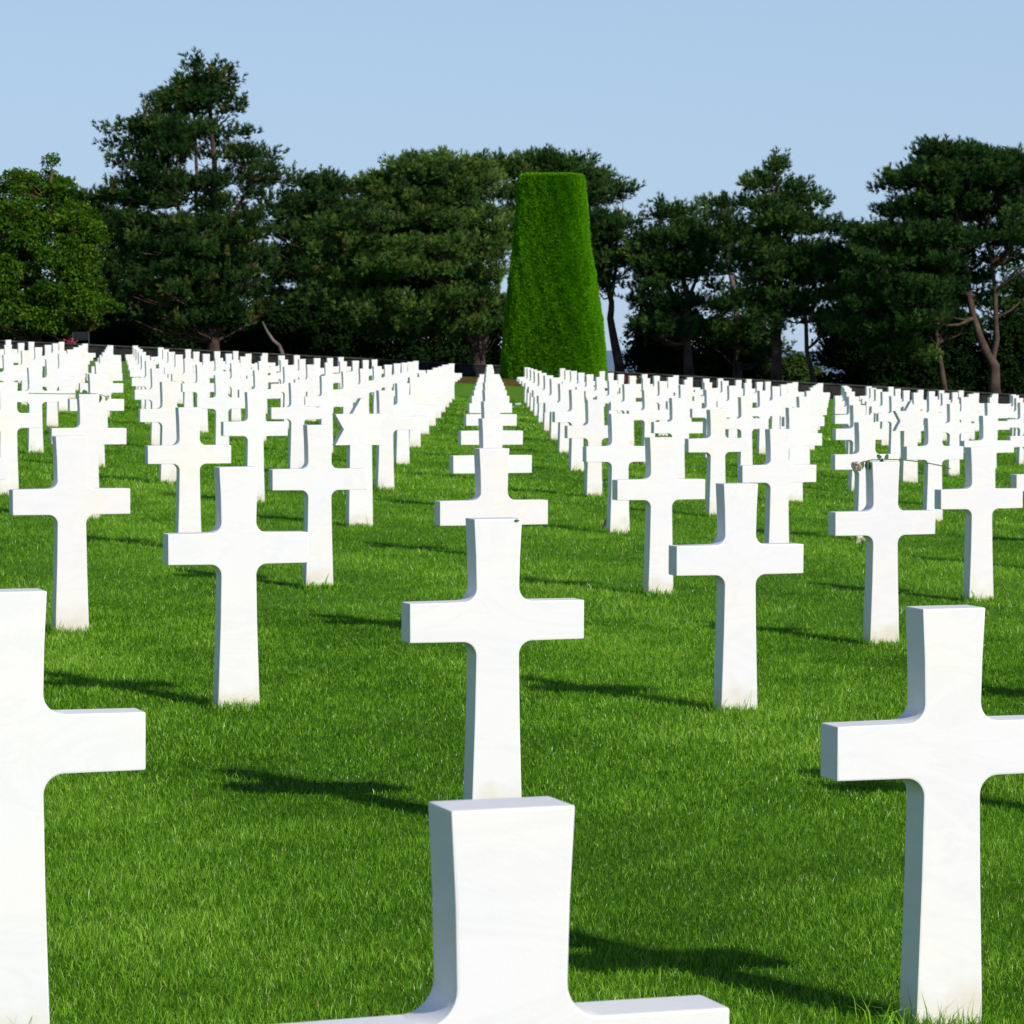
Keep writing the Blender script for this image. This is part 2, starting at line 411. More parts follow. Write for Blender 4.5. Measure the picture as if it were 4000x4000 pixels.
def build_grass():
    rs = np.random.RandomState(5)
    Vs, Ts, As, off = [], [], [], 0
    def add(x, y, h, w, lean, tone, seg):
        nonlocal off
        V, T, A = blades(x, y, h, w, lean, tone, rs, seg)
        Vs.append(V); Ts.append(T + off); As.append(A); off += len(V)
    for (y0, y1, dens, wd, hh, seg) in ((6.3, 12, 13500, .0021, .032, True), (12, 20, 6800, .0031, .034, True), (20, 34, 2600, .0055, .037, False),
                                        (34, 60, 900, .010, .042, False), (60, 104, 240, .022, .048, False)):
        hw = lambda yy: 0.158 * yy + 1.6 + 0.02 * yy
        area_w = hw(y1)
        n = int(dens * (y1 - y0) * 2 * area_w)
        x = rs.uniform(-area_w, area_w, n); y = rs.uniform(y0, y1, n)
        k = np.abs(x) < hw(y); x, y = x[k], y[k]; n = len(x)
        lo = fbm(x, y, 1.6, 3); hi = fbm(x, y, 9.0, 8)
        h = hh * (0.55 + 0.5 * lo + 0.35 * hi) * rs.uniform(0.6, 1.25, n)
        tall = rs.rand(n) < 0.012; h[tall] *= 1.5
        tone = np.clip(0.02 + 0.50 * lo + 0.28 * hi + rs.normal(0, 0.25, n), 0, 0.94)
        dead = rs.rand(n) < 0.007; tone[dead] = rs.uniform(0.96, 1.0, dead.sum())
        add(x, y, h, wd * rs.uniform(0.7, 1.3, n), rs.uniform(0.2, 1.22, n), tone, seg)
    # longer blades the mower left at the foot of the stones
    for (i, j), o in STONES.items():
        d = o.location.y
        if d > 60 or d < 6: continue
        n = int(420 if d < 22 else 180)
        u = rs.uniform(-0.115, 0.115, n); side = rs.rand(n)
        v = np.where(side < 0.6, rs.uniform(-0.035, -0.004, n), np.where(side < 0.8, TH + 0.01, rs.uniform(0, TH, n)))
        u = np.where(side >= 0.8, np.sign(u) * rs.uniform(0.098, 0.125, n), u)
        x = o.location.x + u * math.cos(YAW) - v * math.sin(YAW); y = o.location.y + u * math.sin(YAW) + v * math.cos(YAW)
        h = 0.055 * rs.uniform(0.5, 1.3, n); t = rs.rand(n) < 0.05; h[t] *= 1.9
        add(x, y, h, 0.0035 * rs.uniform(0.7, 1.3, n) * (1 if d < 20 else 1.8), rs.uniform(0.1, 0.7, n), np.clip(rs.normal(0.55, 0.18, n), 0, 0.94), True)
    # the clump of broad long blades beside the lower right cross
    o = STONES[(1, -0.5)]
    n = 50
    x = o.location.x - 0.16 + rs.normal(0, 0.06, n); y = o.location.y + rs.normal(-0.02, 0.05, n)
    add(x, y, rs.uniform(0.05, 0.12, n), np.full(n, 0.005), rs.uniform(0.3, 1.0, n), np.clip(rs.normal(0.7, 0.1, n), 0, 0.94), True)
    me = mesh_np("grass", np.concatenate(Vs), np.concatenate(Ts).ravel(), 3, np.concatenate(As))
    tag(link("grass", me, GRASS), "short mown bright green lawn between the white headstones", "grass", kind="stuff")
build_grass()

# ------------------------------------------------------------------ trees
def tube_np(path, radii, ns=7):
    path = [Vector(p) for p in path]; V = []; Fq = []
    up = Vector((0, 0, 1)); n = len(path)
    for k, p in enumerate(path):
        t = (path[min(k + 1, n - 1)] - path[max(k - 1, 0)])
        t = t.normalized() if t.length > 1e-6 else up
        a = t.cross(Vector((0.31, 0.95, 0.05)));
        if a.length < 1e-3: a = t.cross(Vector((1, 0, 0)))
        a.normalize(); b = t.cross(a)
        for s in range(ns):
            an = 2 * math.pi * s / ns
            V.append(p + (a * math.cos(an) + b * math.sin(an)) * radii[k])
    for k in range(n - 1):
        for s in range(ns):
            s2 = (s + 1) % ns
            Fq.append((k * ns + s, k * ns + s2, (k + 1) * ns + s2, (k + 1) * ns + s))
    return np.array([tuple(v) for v in V]), np.array(Fq)
class Tubes:
    def __init__(self): self.V = []; self.F = []; self.o = 0
    def add(self, path, radii, ns=7):
        V, Fq = tube_np(path, radii, ns); self.V.append(V); self.F.append(Fq + self.o); self.o += len(V)
    def mesh(self, name):
        return mesh_np(name, np.concatenate(self.V), np.concatenate(self.F).ravel(), 4, smooth=True)
def tufts(P, A, tone, rs, K=11, ln=0.26, wd=0.055, body=0.34, spread=0.75):
    """brushes of needles: K thin faces round each axis A at P"""
    n = len(P)
    P = np.repeat(P, K, 0); A = np.repeat(A, K, 0); tone = np.repeat(tone, K) + rs.normal(0, 0.06, n * K)
    t = rs.rand(n * K, 1)
    R = rs.normal(0, 1, (n * K, 3)); R -= A * (R * A).sum(1, keepdims=True); R /= np.linalg.norm(R, axis=1, keepdims=True) + 1e-9
    al = rs.uniform(0.25, 1.1, (n * K, 1)) * spread
    D = A * np.cos(al) + R * np.sin(al)
    st = P + A * t * body
    L = ln * rs.uniform(0.7, 1.2, (n * K, 1))
    Wd = np.cross(D, rs.normal(0, 1, (n * K, 3))); Wd /= np.linalg.norm(Wd, axis=1, keepdims=True) + 1e-9
    Wd *= wd * 0.5 * rs.uniform(0.7, 1.3, (n * K, 1))
    V = np.stack([st - Wd, st + Wd, st + D * L + Wd * 0.35, st + D * L - Wd * 0.35], 1).reshape(-1, 3)
    return V, np.arange(n * K * 4), np.repeat(np.clip(tone, 0, 1), 4)
def leaves(P, Nn, tone, rs, size=0.16):
    n = len(P)
    Nn = Nn + rs.normal(0, 0.6, (n, 3)); Nn /= np.linalg.norm(Nn, axis=1, keepdims=True) + 1e-9
    a = np.cross(Nn, rs.normal(0, 1, (n, 3))); a /= np.linalg.norm(a, axis=1, keepdims=True) + 1e-9
    b = np.cross(Nn, a); s = size * rs.uniform(0.6, 1.3, (n, 1))
    V = np.stack([P - a * s * 0.5, P - b * s * 0.32, P + a * s * 0.5, P + b * s * 0.32], 1).reshape(-1, 3)
    return V, np.arange(n * 4), np.repeat(np.clip(tone, 0, 1), 4)

def sil_at(sil, y):
    ys = [s[0] for s in sil]
    return np.interp(y, ys, [s[1] for s in sil]), np.interp(y, ys, [s[2] for s in sil])

def tree(name, label, cat, sil, D, stems, n_cl, style='pine', rad=(0.8, 1.35), tufts_per=70, seed=1, mat=None, bark=None,
         tone0=0.4, tone_sd=0.14, open_=0.0, flat=0.25, depth=0.8, group=None, rbase=0.3, zones=None, brown=0.0, limbs=True, lsize=0.15):
    """sil: (y, left, right) outline of the crown seen from the gate, px; stems: polylines (x, y[, extra depth]) px"""
    rs = np.random.RandomState(seed)
    ppm = F * 1000 / 2.0704 / D
    bx, by = stems[0][0][0], stems[0][0][1]
    p0 = at(bx, by, D); root = empty(name, (p0.x, D, gz(p0.x, D)))
    tag(root, label, cat, group)
    inv = Vector(root.location)
    T = Tubes(); stem_pts = []
    for si, st in enumerate(stems):
        pts = []
        for k, q in enumerate(st):
            v = at(q[0], q[1], D + (q[2] if len(q) > 2 else 0))
            if k == 0 and len(q) < 4 and si == 0: v = Vector((v.x, D, min(v.z, gz(v.x, D)) - 0.2))
            pts.append(v)
        # subdivide and wobble
        path = []
        for a, b in zip(pts[:-1], pts[1:]):
            m = max(2, int((b - a).length / 1.1))
            for k in range(m): path.append(a.lerp(b, k / m) + Vector((rs.normal(0, .05), rs.normal(0, .05), 0)))
        path.append(pts[-1])
        r0 = rbase * (1.0 if si == 0 else 0.5); n = len(path)
        rad_ = [r0 * (1 - 0.8 * (k / (n - 1)) ** 0.9) + 0.02 + (0.35 * r0 * math.exp(-k * 0.9) if si == 0 else 0) for k in range(n)]
        T.add([p - inv for p in path], rad_, 9)
        stem_pts += [(p, rad_[k]) for k, p in enumerate(path)]
    SP = np.array([tuple(p) for p, r in stem_pts])
    ymin, ymax = sil[0][0], sil[-1][0]
    yy = np.linspace(ymin, ymax, 60); xl, xr = sil_at(sil, yy); w = np.maximum(xr - xl, 4) ** 1.15
    pads = []
    if style == 'pine':
        # tiers of boughs reaching out to the outline, each bough carrying a few flat pads
        zt_, zb_ = at(0, ymin, D).z, at(0, ymax, D).z; zc = zt_ - 0.75
        while zc > zb_:
            y = ymin + (zt_ - zc) * ppm
            xl, xr = sil_at(sil, y); hw = (xr - xl) / 2 / ppm
            nb = max(4, int(2 * np.pi * hw / 1.75 * (n_cl / 250.0) ** 0.5)); a0 = rs.uniform(0, 6.28)
            for b in range(nb):
                ph = a0 + 6.283 * (b + rs.uniform(-.35, .35)) / nb; yb = y + rs.normal(0, 0.30) * ppm
                xl, xr = sil_at(sil, yb); hb = (xr - xl) / 2 / ppm * rs.uniform(0.74, 1.06); q = hb; k = 0
                while q > 0.15 * hb and k < 4:
                    sz = min(rs.uniform(*rad) * (1.0 if k else 0.85), max(0.5, hb * 0.8))
                    if k == 0: q = max(hb - sz * 0.6, 0.05)
                    pads.append((yb + (0.10 * k * ppm), (xl + xr) / 2, q, ph + rs.normal(0, 0.10), sz)); q -= sz * rs.uniform(1.2, 1.6); k += 1
            zc -= rs.uniform(1.0, 1.4) if zt_ - zc > 2.2 else rs.uniform(0.6, 0.85)
    else:
        for y in rs.choice(yy, n_cl, p=w / w.sum()) + rs.uniform(-3, 3, n_cl):
            xl, xr = sil_at(sil, y); hw = (xr - xl) / 2 / ppm; sz = min(rs.uniform(*rad), max(0.45, hw * 0.9))
            pads.append((y, (xl + xr) / 2, max(hw - sz * 0.5, 0.05) * rs.uniform(0.25, 1.0) ** 0.55, rs.uniform(0, 6.283), sz))
    Vs, As, off = [], [], 0
    for (y, cxp, q_, ph, s) in pads:
        rho = 0.8
        ox = q_ * math.cos(ph); oy = min(q_, 6.0) * depth * math.sin(ph)
        c0 = at(cxp, y, D); C = Vector((c0.x + ox, D + oy, c0.z - 0.15 * s))
        if zones:
            skip = False
            for (zx0, zy0, zx1, zy1, pr) in zones:
                zxp = cxp + ox * ppm
                if zx0 < zxp < zx1 and zy0 < y < zy1 and rs.rand() < abs(pr) and (pr > 0 or oy < 1.0): skip = True
            if skip: continue
        if style == 'pine':
            # a pad is a crowd of upright shoots ("candles"), each a column of needle brushes
            nf = int(tufts_per / 4.4 * (s / 1.1) ** 2) + 3; per = 7
            a = rs.uniform(0, 2 * np.pi, nf); rr = np.sqrt(rs.rand(nf))
            rr = rr * (0.82 + 0.25 * np.sin(a * 3 + rs.uniform(0, 6)) + 0.15 * np.sin(a * 7 + rs.uniform(0, 6)))
            lx, ly = rr * np.cos(a) * s, rr * np.sin(a) * s
            lz = flat * s * ((1 - np.clip(rr, 0, 1) ** 2) * (rs.rand(nf) ** 0.5) * 1.2 - 0.3 * rs.rand(nf))
            tilt = rs.normal(0, 0.12, 2); lz += lx * tilt[0] + ly * tilt[1] + 0.12 * rr * s
            hgt = rs.uniform(0.22, 0.72, nf)
            ax = np.stack([np.cos(a) * rr * 0.7, np.sin(a) * rr * 0.7, np.full(nf, 0.9)], -1) + rs.normal(0, 0.18, (nf, 3))
            o3 = np.array([ox, oy, 0]); ax += 0.3 * rho * o3 / (np.linalg.norm(o3) + 1e-6); ax /= np.linalg.norm(ax, axis=1, keepdims=True)
            tq = np.tile(np.linspace(0, 1, per), nf)[:, None]
            base = np.stack([C.x + lx, C.y + ly, C.z + lz], -1)
            axr = np.repeat(ax, per, 0)
            rad_o = rs.normal(0, 1, (nf * per, 3)); rad_o -= axr * (rad_o * axr).sum(1, keepdims=True); rad_o /= np.linalg.norm(rad_o, axis=1, keepdims=True)
            P = np.repeat(base, per, 0) + axr * tq * np.repeat(hgt, per)[:, None] + rad_o * 0.10
            A = axr * (0.45 + 0.8 * tq) + rad_o * (1.05 - 0.75 * tq); A /= np.linalg.norm(A, axis=1, keepdims=True)
            tn = np.clip(tone0 + rs.normal(0, 0.08) + np.repeat(rs.normal(0, tone_sd, nf), per) + 0.16 * (tq[:, 0] - 0.5) + rs.normal(0, 0.05, nf * per), 0, 0.86)
            bb = np.repeat(rs.rand(nf) < (brown * 0.7 * (1.6 if rs.rand() < 0.4 else 0.4)), per); tn[bb] = rs.uniform(0.92, 1.0, bb.sum())
            V, Fi, At = tufts(P - np.array(inv), A, tn, rs, K=13, ln=0.23, wd=0.036, body=0.05, spread=0.7)
        else:
            m = int(tufts_per * 4.5 * (s / 1.1) ** 2)
            d = rs.normal(0, 1, (m, 3)); d /= np.linalg.norm(d, axis=1, keepdims=True)
            d[:, 2] = np.where(d[:, 2] < -0.3, -d[:, 2], d[:, 2])
            lump = 0.85 + 0.18 * np.sin(d[:, 0] * 5 + rs.uniform(0, 6)) * np.sin(d[:, 2] * 6 + rs.uniform(0, 6)) + 0.12 * np.sin(d[:, 1] * 9)
            P = np.array(C) + d * (s * lump * rs.uniform(0.6, 1.0, m) ** 0.5)[:, None] * np.array([1, 1, 0.75])
            tn = np.clip(tone0 + rs.normal(0, 0.10) + rs.normal(0, tone_sd, m), 0, 1)
            V, Fi, At = leaves(P - np.array(inv), d, tn, rs, lsize)
        Vs.append(V); As.append(At)
        # limb from the nearest stem point below the pad
        if limbs and rs.rand() < 0.8:
            dd = np.linalg.norm(SP - np.array([C.x, C.y, C.z - 0.25 * abs(ox) - 0.4]), axis=1)
            q = int(np.argmin(dd)); st = Vector(SP[q]); ln = (C - st).length
            r0 = min(stem_pts[q][1] * 0.6, 0.035 + 0.018 * ln)
            mid1 = st.lerp(C, 0.35) + Vector((rs.normal(0, .08), rs.normal(0, .08), -0.06 * ln + rs.normal(0, .1)))
            mid2 = st.lerp(C, 0.7) + Vector((rs.normal(0, .08), rs.normal(0, .08), -0.05 * ln))
            T.add([st - inv, mid1 - inv, mid2 - inv, C - inv], [r0, r0 * 0.75, r0 * 0.5, 0.012], 5)
            for _ in range(3):
                e = C + Vector((rs.normal(0, s * .5), rs.normal(0, s * .5), rs.uniform(-0.05, .2)))
                T.add([mid2 - inv, (mid2.lerp(e, .5) + Vector((0, 0, -.05))) - inv, e - inv], [r0 * .45, r0 * .3, .01], 4)
    link("trunk", T.mesh("trunk"), bark or BARK, root)
    V = np.concatenate(Vs); A = np.concatenate(As)
    link("crown", mesh_np("crown", V, np.arange(len(V)), 4, A), mat or (PINE if style == 'pine' else BROAD), root)
    return root

GP = "pines standing beyond the low wall"
tree("broadleaf_tree", "bright green broad-leaved tree at the left edge with yellowish trunk", "tree",
     [(294, 90, 116), (312, 72, 134), (326, 28, 140), (350, -20, 164), (420, -90, 190), (500, -100, 207), (560, -100, 224), (598, -90, 226), (622, -60, 196)],
     170, [[(68, 660), (67, 610), (70, 540), (85, 430), (98, 320)], [(130, 655), (128, 600), (140, 500)]], 230, 'broad', (0.45, 1.35), 100, 3, lsize=0.17,
     bark=LICHEN, tone0=0.36, tone_sd=0.24)
tree("pine_tree", "tallest pine, airy crown rising alone above the left tree line", "tree",
     [(108, 378, 412), (128, 340, 436), (165, 326, 452), (205, 272, 458), (240, 216, 470), (285, 212, 526), (325, 200, 552), (372, 200, 540), (400, 205, 500), (440, 205, 520), (540, 210, 540), (600, 225, 500), (640, 250, 460)],
     172, [[(402, 668), (400, 600), (396, 500), (404, 400), (404, 300), (398, 200), (396, 120)], [(398, 590), (372, 480), (372, 380), (368, 250), (362, 170)],
           [(396, 560), (345, 430), (315, 300)], [(400, 480), (455, 380), (505, 300)]],
     340, 'pine', (0.6, 1.15), 66, 21, tone0=0.19, group=GP, rbase=0.27, brown=0.16,
     zones=[(330, 290, 400, 335, 0.85), (355, 190, 430, 300, 0.55), (425, 225, 540, 282, 0.75), (300, 385, 400, 430, 0.7), (205, 335, 300, 352, 0.6), (340, 300, 430, 420, -0.75), (410, 330, 520, 400, 0.4), (440, 560, 540, 640, 0.5)])
tree("pine_tree", "low dark pine between the tallest pine and the broad spreading pine", "tree",
     [(332, 575, 612), (352, 535, 680), (400, 505, 715), (470, 490, 720), (560, 480, 700), (630, 500, 690)],
     188, [[(600, 690), (600, 600), (590, 480), (592, 350)], [(600, 600), (660, 480), (670, 370)]], 300, 'pine', (0.75, 1.3), 72, 31, tone0=0.3, group=GP, rbase=0.3, brown=0.02)
tree("pine_tree", "broad spreading pine with layered sunlit boughs just left of the clipped tree", "tree",
     [(290, 780, 880), (308, 742, 930), (340, 690, 950), (380, 640, 962), (440, 600, 968), (500, 570, 985), (545, 560, 985), (600, 620, 985), (650, 740, 975)],
     171, [[(905, 706), (900, 660), (880, 600), (845, 480), (820, 320)], [(903, 670), (905, 560), (885, 430), (872, 320)], [(908, 670), (940, 560), (930, 420)],
           [(895, 650), (820, 560), (720, 470), (650, 430)], [(890, 640), (800, 590), (680, 560)]],
     360, 'pine', (0.7, 1.4), 76, 41, tone0=0.50, group=GP, rbase=0.34, brown=0.05, zones=[(480, 560, 600, 612, 0.5), (870, 480, 930, 690, -0.3)])
tree("pine_tree", "pine partly hidden behind the clipped tree, bare curved trunk at its right", "tree",
     [(288, 990, 1068), (305, 945, 1100), (330, 930, 1150), (370, 928, 1195), (430, 930, 1212), (490, 960, 1214), (545, 1080, 1190)],
     180, [[(1172, 712), (1160, 650), (1152, 600), (1156, 570), (1143, 530), (1120, 440), (1080, 350)], [(1150, 560), (1165, 500), (1170, 400)], [(1120, 470), (1040, 380), (1010, 310)]],
     330, 'pine', (0.75, 1.25), 74, 51, tone0=0.33, group=GP, rbase=0.24, brown=0.03, zones=[(1125, 515, 1180, 560, 0.8)])
tree("pine_tree", "low pine right of the clipped tree with blue gaps beneath its crown", "tree",
     [(386, 1250, 1300), (402, 1215, 1330), (440, 1195, 1345), (500, 1170, 1350), (550, 1155, 1350), (600, 1170, 1330), (635, 1180, 1330)],
     178, [[(1302, 722), (1296, 650), (1296, 560), (1280, 480), (1275, 400)], [(1296, 590), (1240, 520), (1215, 450)], [(1296, 570), (1325, 500)]],
     300, 'pine', (0.7, 1.2), 72, 61, tone0=0.3, group=GP, rbase=0.25, zones=[(1180, 550, 1340, 590, 0.4)])
tree("pine_tree", "slender pine with pale dead lower branches, fourth crown from the right edge", "tree",
     [(366, 1340, 1370), (385, 1318, 1392), (430, 1300, 1410), (490, 1290, 1425), (545, 1300, 1420), (600, 1325, 1480), (660, 1340, 1480)],
     184, [[(1392, 722), (1392, 650), (1386, 560), (1372, 470), (1352, 380)]],
     300, 'pine', (0.65, 1.15), 72, 71, tone0=0.33, group=GP, rbase=0.24, bark=GREYBARK, zones=[(1290, 535, 1460, 575, 0.5)])
tree("pine_tree", "pointed tall pine in the right half with two straight reddish trunks", "tree",
     [(303, 1455, 1480), (325, 1425, 1505), (350, 1398, 1520), (385, 1388, 1560), (415, 1375, 1592), (470, 1370, 1600), (530, 1372, 1605), (580, 1385, 1590), (640, 1400, 1600)],
     174, [[(1465, 728), (1465, 640), (1470, 540), (1468, 420), (1466, 315)], [(1536, 735), (1524, 660), (1516, 560), (1512, 440)]],
     330, 'pine', (0.7, 1.25), 74, 81, tone0=0.36, group=GP, rbase=0.27, zones=[(1440, 540, 1560, 565, 0.3), (1485, 610, 1515, 650, 0.7), (1445, 540, 1560, 700, -0.3)])
tree("pine_tree", "large rounded pine at the right edge with forked pinkish trunk", "tree",
     [(272, 1845, 1878), (284, 1745, 1915), (310, 1700, 1945), (350, 1655, 1990), (400, 1640, 2010), (450, 1605, 2010), (510, 1580, 2000), (570, 1570, 1960), (640, 1590, 1850), (680, 1640, 1800)],
     170, [[(1880, 752), (1874, 690), (1850, 640), (1828, 560), (1818, 470), (1800, 380)], [(1874, 680), (1880, 600), (1868, 500), (1862, 400), (1862, 300)],
           [(1785, 742, 1), (1772, 650, 1), (1760, 560, 1), (1740, 460, 1)], [(1835, 560), (1770, 520), (1720, 500)], [(1680, 668, 1), (1650, 610, 1), (1635, 590, 1)]],
     330, 'pine', (0.75, 1.4), 74, 91, tone0=0.25, group=GP, rbase=0.28, brown=0.02,
     zones=[(1790, 400, 1890, 700, -0.9), (1800, 420, 1900, 560, 0.4), (1880, 470, 1990, 640, 0.8), (1740, 560, 1900, 700, -0.8), (1700, 480, 1800, 520, 0.5)])
tree("pine_tree", "dark pine behind the gap left of the rounded right-hand pine", "tree",
     [(428, 1600, 1640), (455, 1580, 1680), (520, 1555, 1700), (600, 1535, 1720), (690, 1535, 1740)],
     190, [[(1708, 738), (1705, 660), (1650, 560), (1625, 450)]], 300, 'pine', (0.8, 1.4), 74, 101, tone0=0.2, group=GP, rbase=0.3)
tree("pine_tree", "pine at the far right edge behind the forked trunk", "tree",
     [(500, 1900, 1960), (540, 1870, 2010), (600, 1850, 2030), (680, 1850, 2030), (720, 1860, 2020)],
     188, [[(1950, 745), (1950, 640), (1940, 540)]], 200, 'pine', (0.7, 1.3), 70, 111, tone0=0.35, group=GP, rbase=0.25)
tree("pine_tree", "dark pine just behind the broad-leaved tree, left of the tallest pine", "tree",
     [(352, 150, 200), (380, 120, 240), (450, 110, 260), (540, 120, 290), (620, 140, 300)],
     186, [[(240, 672), (235, 600), (210, 480), (180, 370)], [(330, 672), (318, 620), (300, 560)]], 280, 'pine', (0.8, 1.3), 72, 121, tone0=0.22, group=GP, rbase=0.28, brown=0.03)

GS = "dark shrubs under the trees"
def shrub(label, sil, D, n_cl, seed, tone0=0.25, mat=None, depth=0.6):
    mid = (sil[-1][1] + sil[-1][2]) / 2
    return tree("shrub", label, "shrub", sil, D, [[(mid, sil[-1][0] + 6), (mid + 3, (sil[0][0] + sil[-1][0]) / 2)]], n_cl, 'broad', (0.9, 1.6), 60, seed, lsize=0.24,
                mat=mat or SHADELEAF, tone0=tone0, group=GS, rbase=0.12, depth=depth, limbs=False)
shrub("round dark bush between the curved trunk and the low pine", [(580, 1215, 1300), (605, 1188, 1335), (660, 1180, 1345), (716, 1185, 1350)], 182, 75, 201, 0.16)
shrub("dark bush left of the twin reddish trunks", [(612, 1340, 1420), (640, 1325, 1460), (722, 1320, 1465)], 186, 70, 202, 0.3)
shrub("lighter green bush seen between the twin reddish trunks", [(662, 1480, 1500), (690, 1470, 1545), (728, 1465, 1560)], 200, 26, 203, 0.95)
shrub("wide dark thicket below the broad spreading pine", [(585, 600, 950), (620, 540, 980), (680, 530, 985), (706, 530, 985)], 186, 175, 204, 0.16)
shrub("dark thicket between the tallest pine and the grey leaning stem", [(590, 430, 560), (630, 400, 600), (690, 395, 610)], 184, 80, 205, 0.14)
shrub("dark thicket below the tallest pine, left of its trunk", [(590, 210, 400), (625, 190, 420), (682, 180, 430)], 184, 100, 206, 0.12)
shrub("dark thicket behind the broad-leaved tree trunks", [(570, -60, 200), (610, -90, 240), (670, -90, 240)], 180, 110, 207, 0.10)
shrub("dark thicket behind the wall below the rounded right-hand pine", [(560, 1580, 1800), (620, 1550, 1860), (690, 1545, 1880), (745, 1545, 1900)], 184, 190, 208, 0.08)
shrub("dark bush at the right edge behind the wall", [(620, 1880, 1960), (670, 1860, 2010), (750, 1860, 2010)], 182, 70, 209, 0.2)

# leaning grey stem
def stem(name, label, pts, D, r0, mat):
    p0 = at(pts[0][0], pts[0][1], D); root = Vector((p0.x, D, gz(p0.x, D)))
    path = [at(a, b, D) - root for a, b in pts]; path[0].z = -0.2
    T = Tubes(); n = len(path)
    T.add(path, [r0 * (1 - 0.6 * k / (n - 1)) for k in range(n)], 8)
    o = link(name, T.mesh(name), mat, None, root); tag(o, label, "tree trunk"); return o
stem("leaning_trunk", "bare grey leaning stem between the tallest pine and the spreading pine",
     [(536, 692), (533, 668), (527, 652), (515, 642), (504, 625), (495, 607)], 168, 0.13, GREYBARK)

# ------------------------------------------------------------------ clipped tree in its bed
def clipped():
    D = 153.0; rs = np.random.RandomState(77)
    ppm = F * 1000 / 2.0704 / D
    prof = [(334, 979, 1104), (345, 976, 1106), (400, 972, 1110), (470, 966, 1117), (540, 957, 1130), (600, 950, 1139), (660, 944, 1146), (712, 942, 1148)]
    c = at(1046, 712, D); gzz = gz(c.x, D)
    root = empty("clipped_tree", (c.x, D, gzz)); tag(root, "tall bright green clipped tree tapering to a flat top behind the headstones", "tree")
    inv = np.array(root.location)
    zt = at(1042, 334, D).z; zb = gzz + 0.25
    zs = np.linspace(zb, zt, 70); Vc = []
    yb = lambda z: np.interp(z, [at(1046, p[0], D).z for p in reversed(prof)], [p[0] for p in reversed(prof)])
    def ring(z):
        y = yb(z); l = np.interp(y, [p[0] for p in prof], [p[1] for p in prof]); r = np.interp(y, [p[0] for p in prof], [p[2] for p in prof])
        return (at((l + r) / 2, y, D).x, (r - l) / 2 / ppm)
    def sq(a): # slightly squared section, turned a little
        a = a + 0.30
        return (np.abs(np.cos(a)) ** 3.2 + np.abs(np.sin(a)) ** 3.2) ** (-1 / 3.2) * 0.905
    ns = 96; ang = np.linspace(0, 2 * np.pi, ns, endpoint=False)
    for z in zs:
        cx, r = ring(z); rr = (r - 0.14) * sq(ang)
        Vc.append(np.stack([cx + rr * np.cos(ang), D + rr * np.sin(ang), np.full(ns, z)], -1))
    V = np.concatenate(Vc); nz = len(zs)
    idx = np.arange(ns); Fq = []
    for k in range(nz - 1):
        a = k * ns + idx; b = k * ns + (idx + 1) % ns
        Fq.append(np.stack([a, b, b + ns, a + ns], -1))
    cap = len(V); cx, r = ring(zt); V = np.concatenate([V, [[cx, D, zt - 0.05]]])
    a = (nz - 1) * ns + idx; b = (nz - 1) * ns + (idx + 1) % ns
    Fq.append(np.stack([a, b, np.full(ns, cap), np.full(ns, cap)], -1))
    Fq = np.concatenate(Fq); top = Fq[-ns:, :3]; body = Fq[:-ns]
    tri = np.concatenate([body[:, [0, 1, 2]], body[:, [0, 2, 3]], top])
    V1 = V - inv
    # sprays covering the surface
    n = 90000
    z = rs.uniform(zb, zt, n); a = rs.uniform(0, 2 * np.pi, n)
    cxr = np.array([ring(q) for q in np.linspace(zb, zt, 200)]); zi = np.linspace(zb, zt, 200)
    cx = np.interp(z, zi, cxr[:, 0]); r = np.interp(z, zi, cxr[:, 1])
    lump = fbm(a * 5, z * 2.6, 1.0, 5); fine = fbm(a * 16, z * 11.0, 1.0, 6)
    rr = (r - 0.12 + 0.05 * (lump - 0.5) + 0.10 * (fine - 0.5)) * 1.0
    rr = rr * sq(a)
    P = np.stack([cx + rr * np.cos(a), D + rr * np.sin(a), z], -1) - inv
    A = np.stack([np.cos(a), np.sin(a), np.full(n, 0.55)], -1)
    # top surface
    m = 9000; a2 = rs.uniform(0, 2 * np.pi, m); cx, r = ring(zt); q = np.sqrt(rs.rand(m)) * (r - 0.1) * sq(a2)
    P2 = np.stack([cx + q * np.cos(a2), D + q * np.sin(a2), np.full(m, zt - 0.06) + rs.uniform(-0.03, 0.06, m)], -1) - inv
    A2 = np.stack([np.cos(a2) * .3, np.sin(a2) * .3, np.ones(m)], -1)
    P = np.concatenate([P, P2]); A = np.concatenate([A, A2]) + rs.normal(0, 0.22, (n + m, 3)); A /= np.linalg.norm(A, axis=1, keepdims=True)
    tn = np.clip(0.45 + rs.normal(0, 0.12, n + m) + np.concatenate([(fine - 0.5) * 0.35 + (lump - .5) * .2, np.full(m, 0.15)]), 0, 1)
    Vt, Fi, At = tufts(P, A, tn, rs, K=4, ln=0.14, wd=0.05, body=0.03, spread=0.7)
    Vall = np.concatenate([V1, Vt]); 
    q4 = np.arange(len(Vt)).reshape(-1, 4) + len(V1)
    T3 = np.concatenate([tri, q4[:, [0, 1, 2]], q4[:, [0, 2, 3]]])
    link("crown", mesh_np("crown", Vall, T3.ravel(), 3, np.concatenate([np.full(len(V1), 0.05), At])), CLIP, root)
    T = Tubes(); T.add([(0, 0, -0.3), (0, 0, 0.5), (0.05, 0, 3)], [0.32, 0.25, 0.2], 10)
    link("trunk", T.mesh("trunk"), BARK, root)
    # mulch bed
    bm = bmesh.new(); rings = []
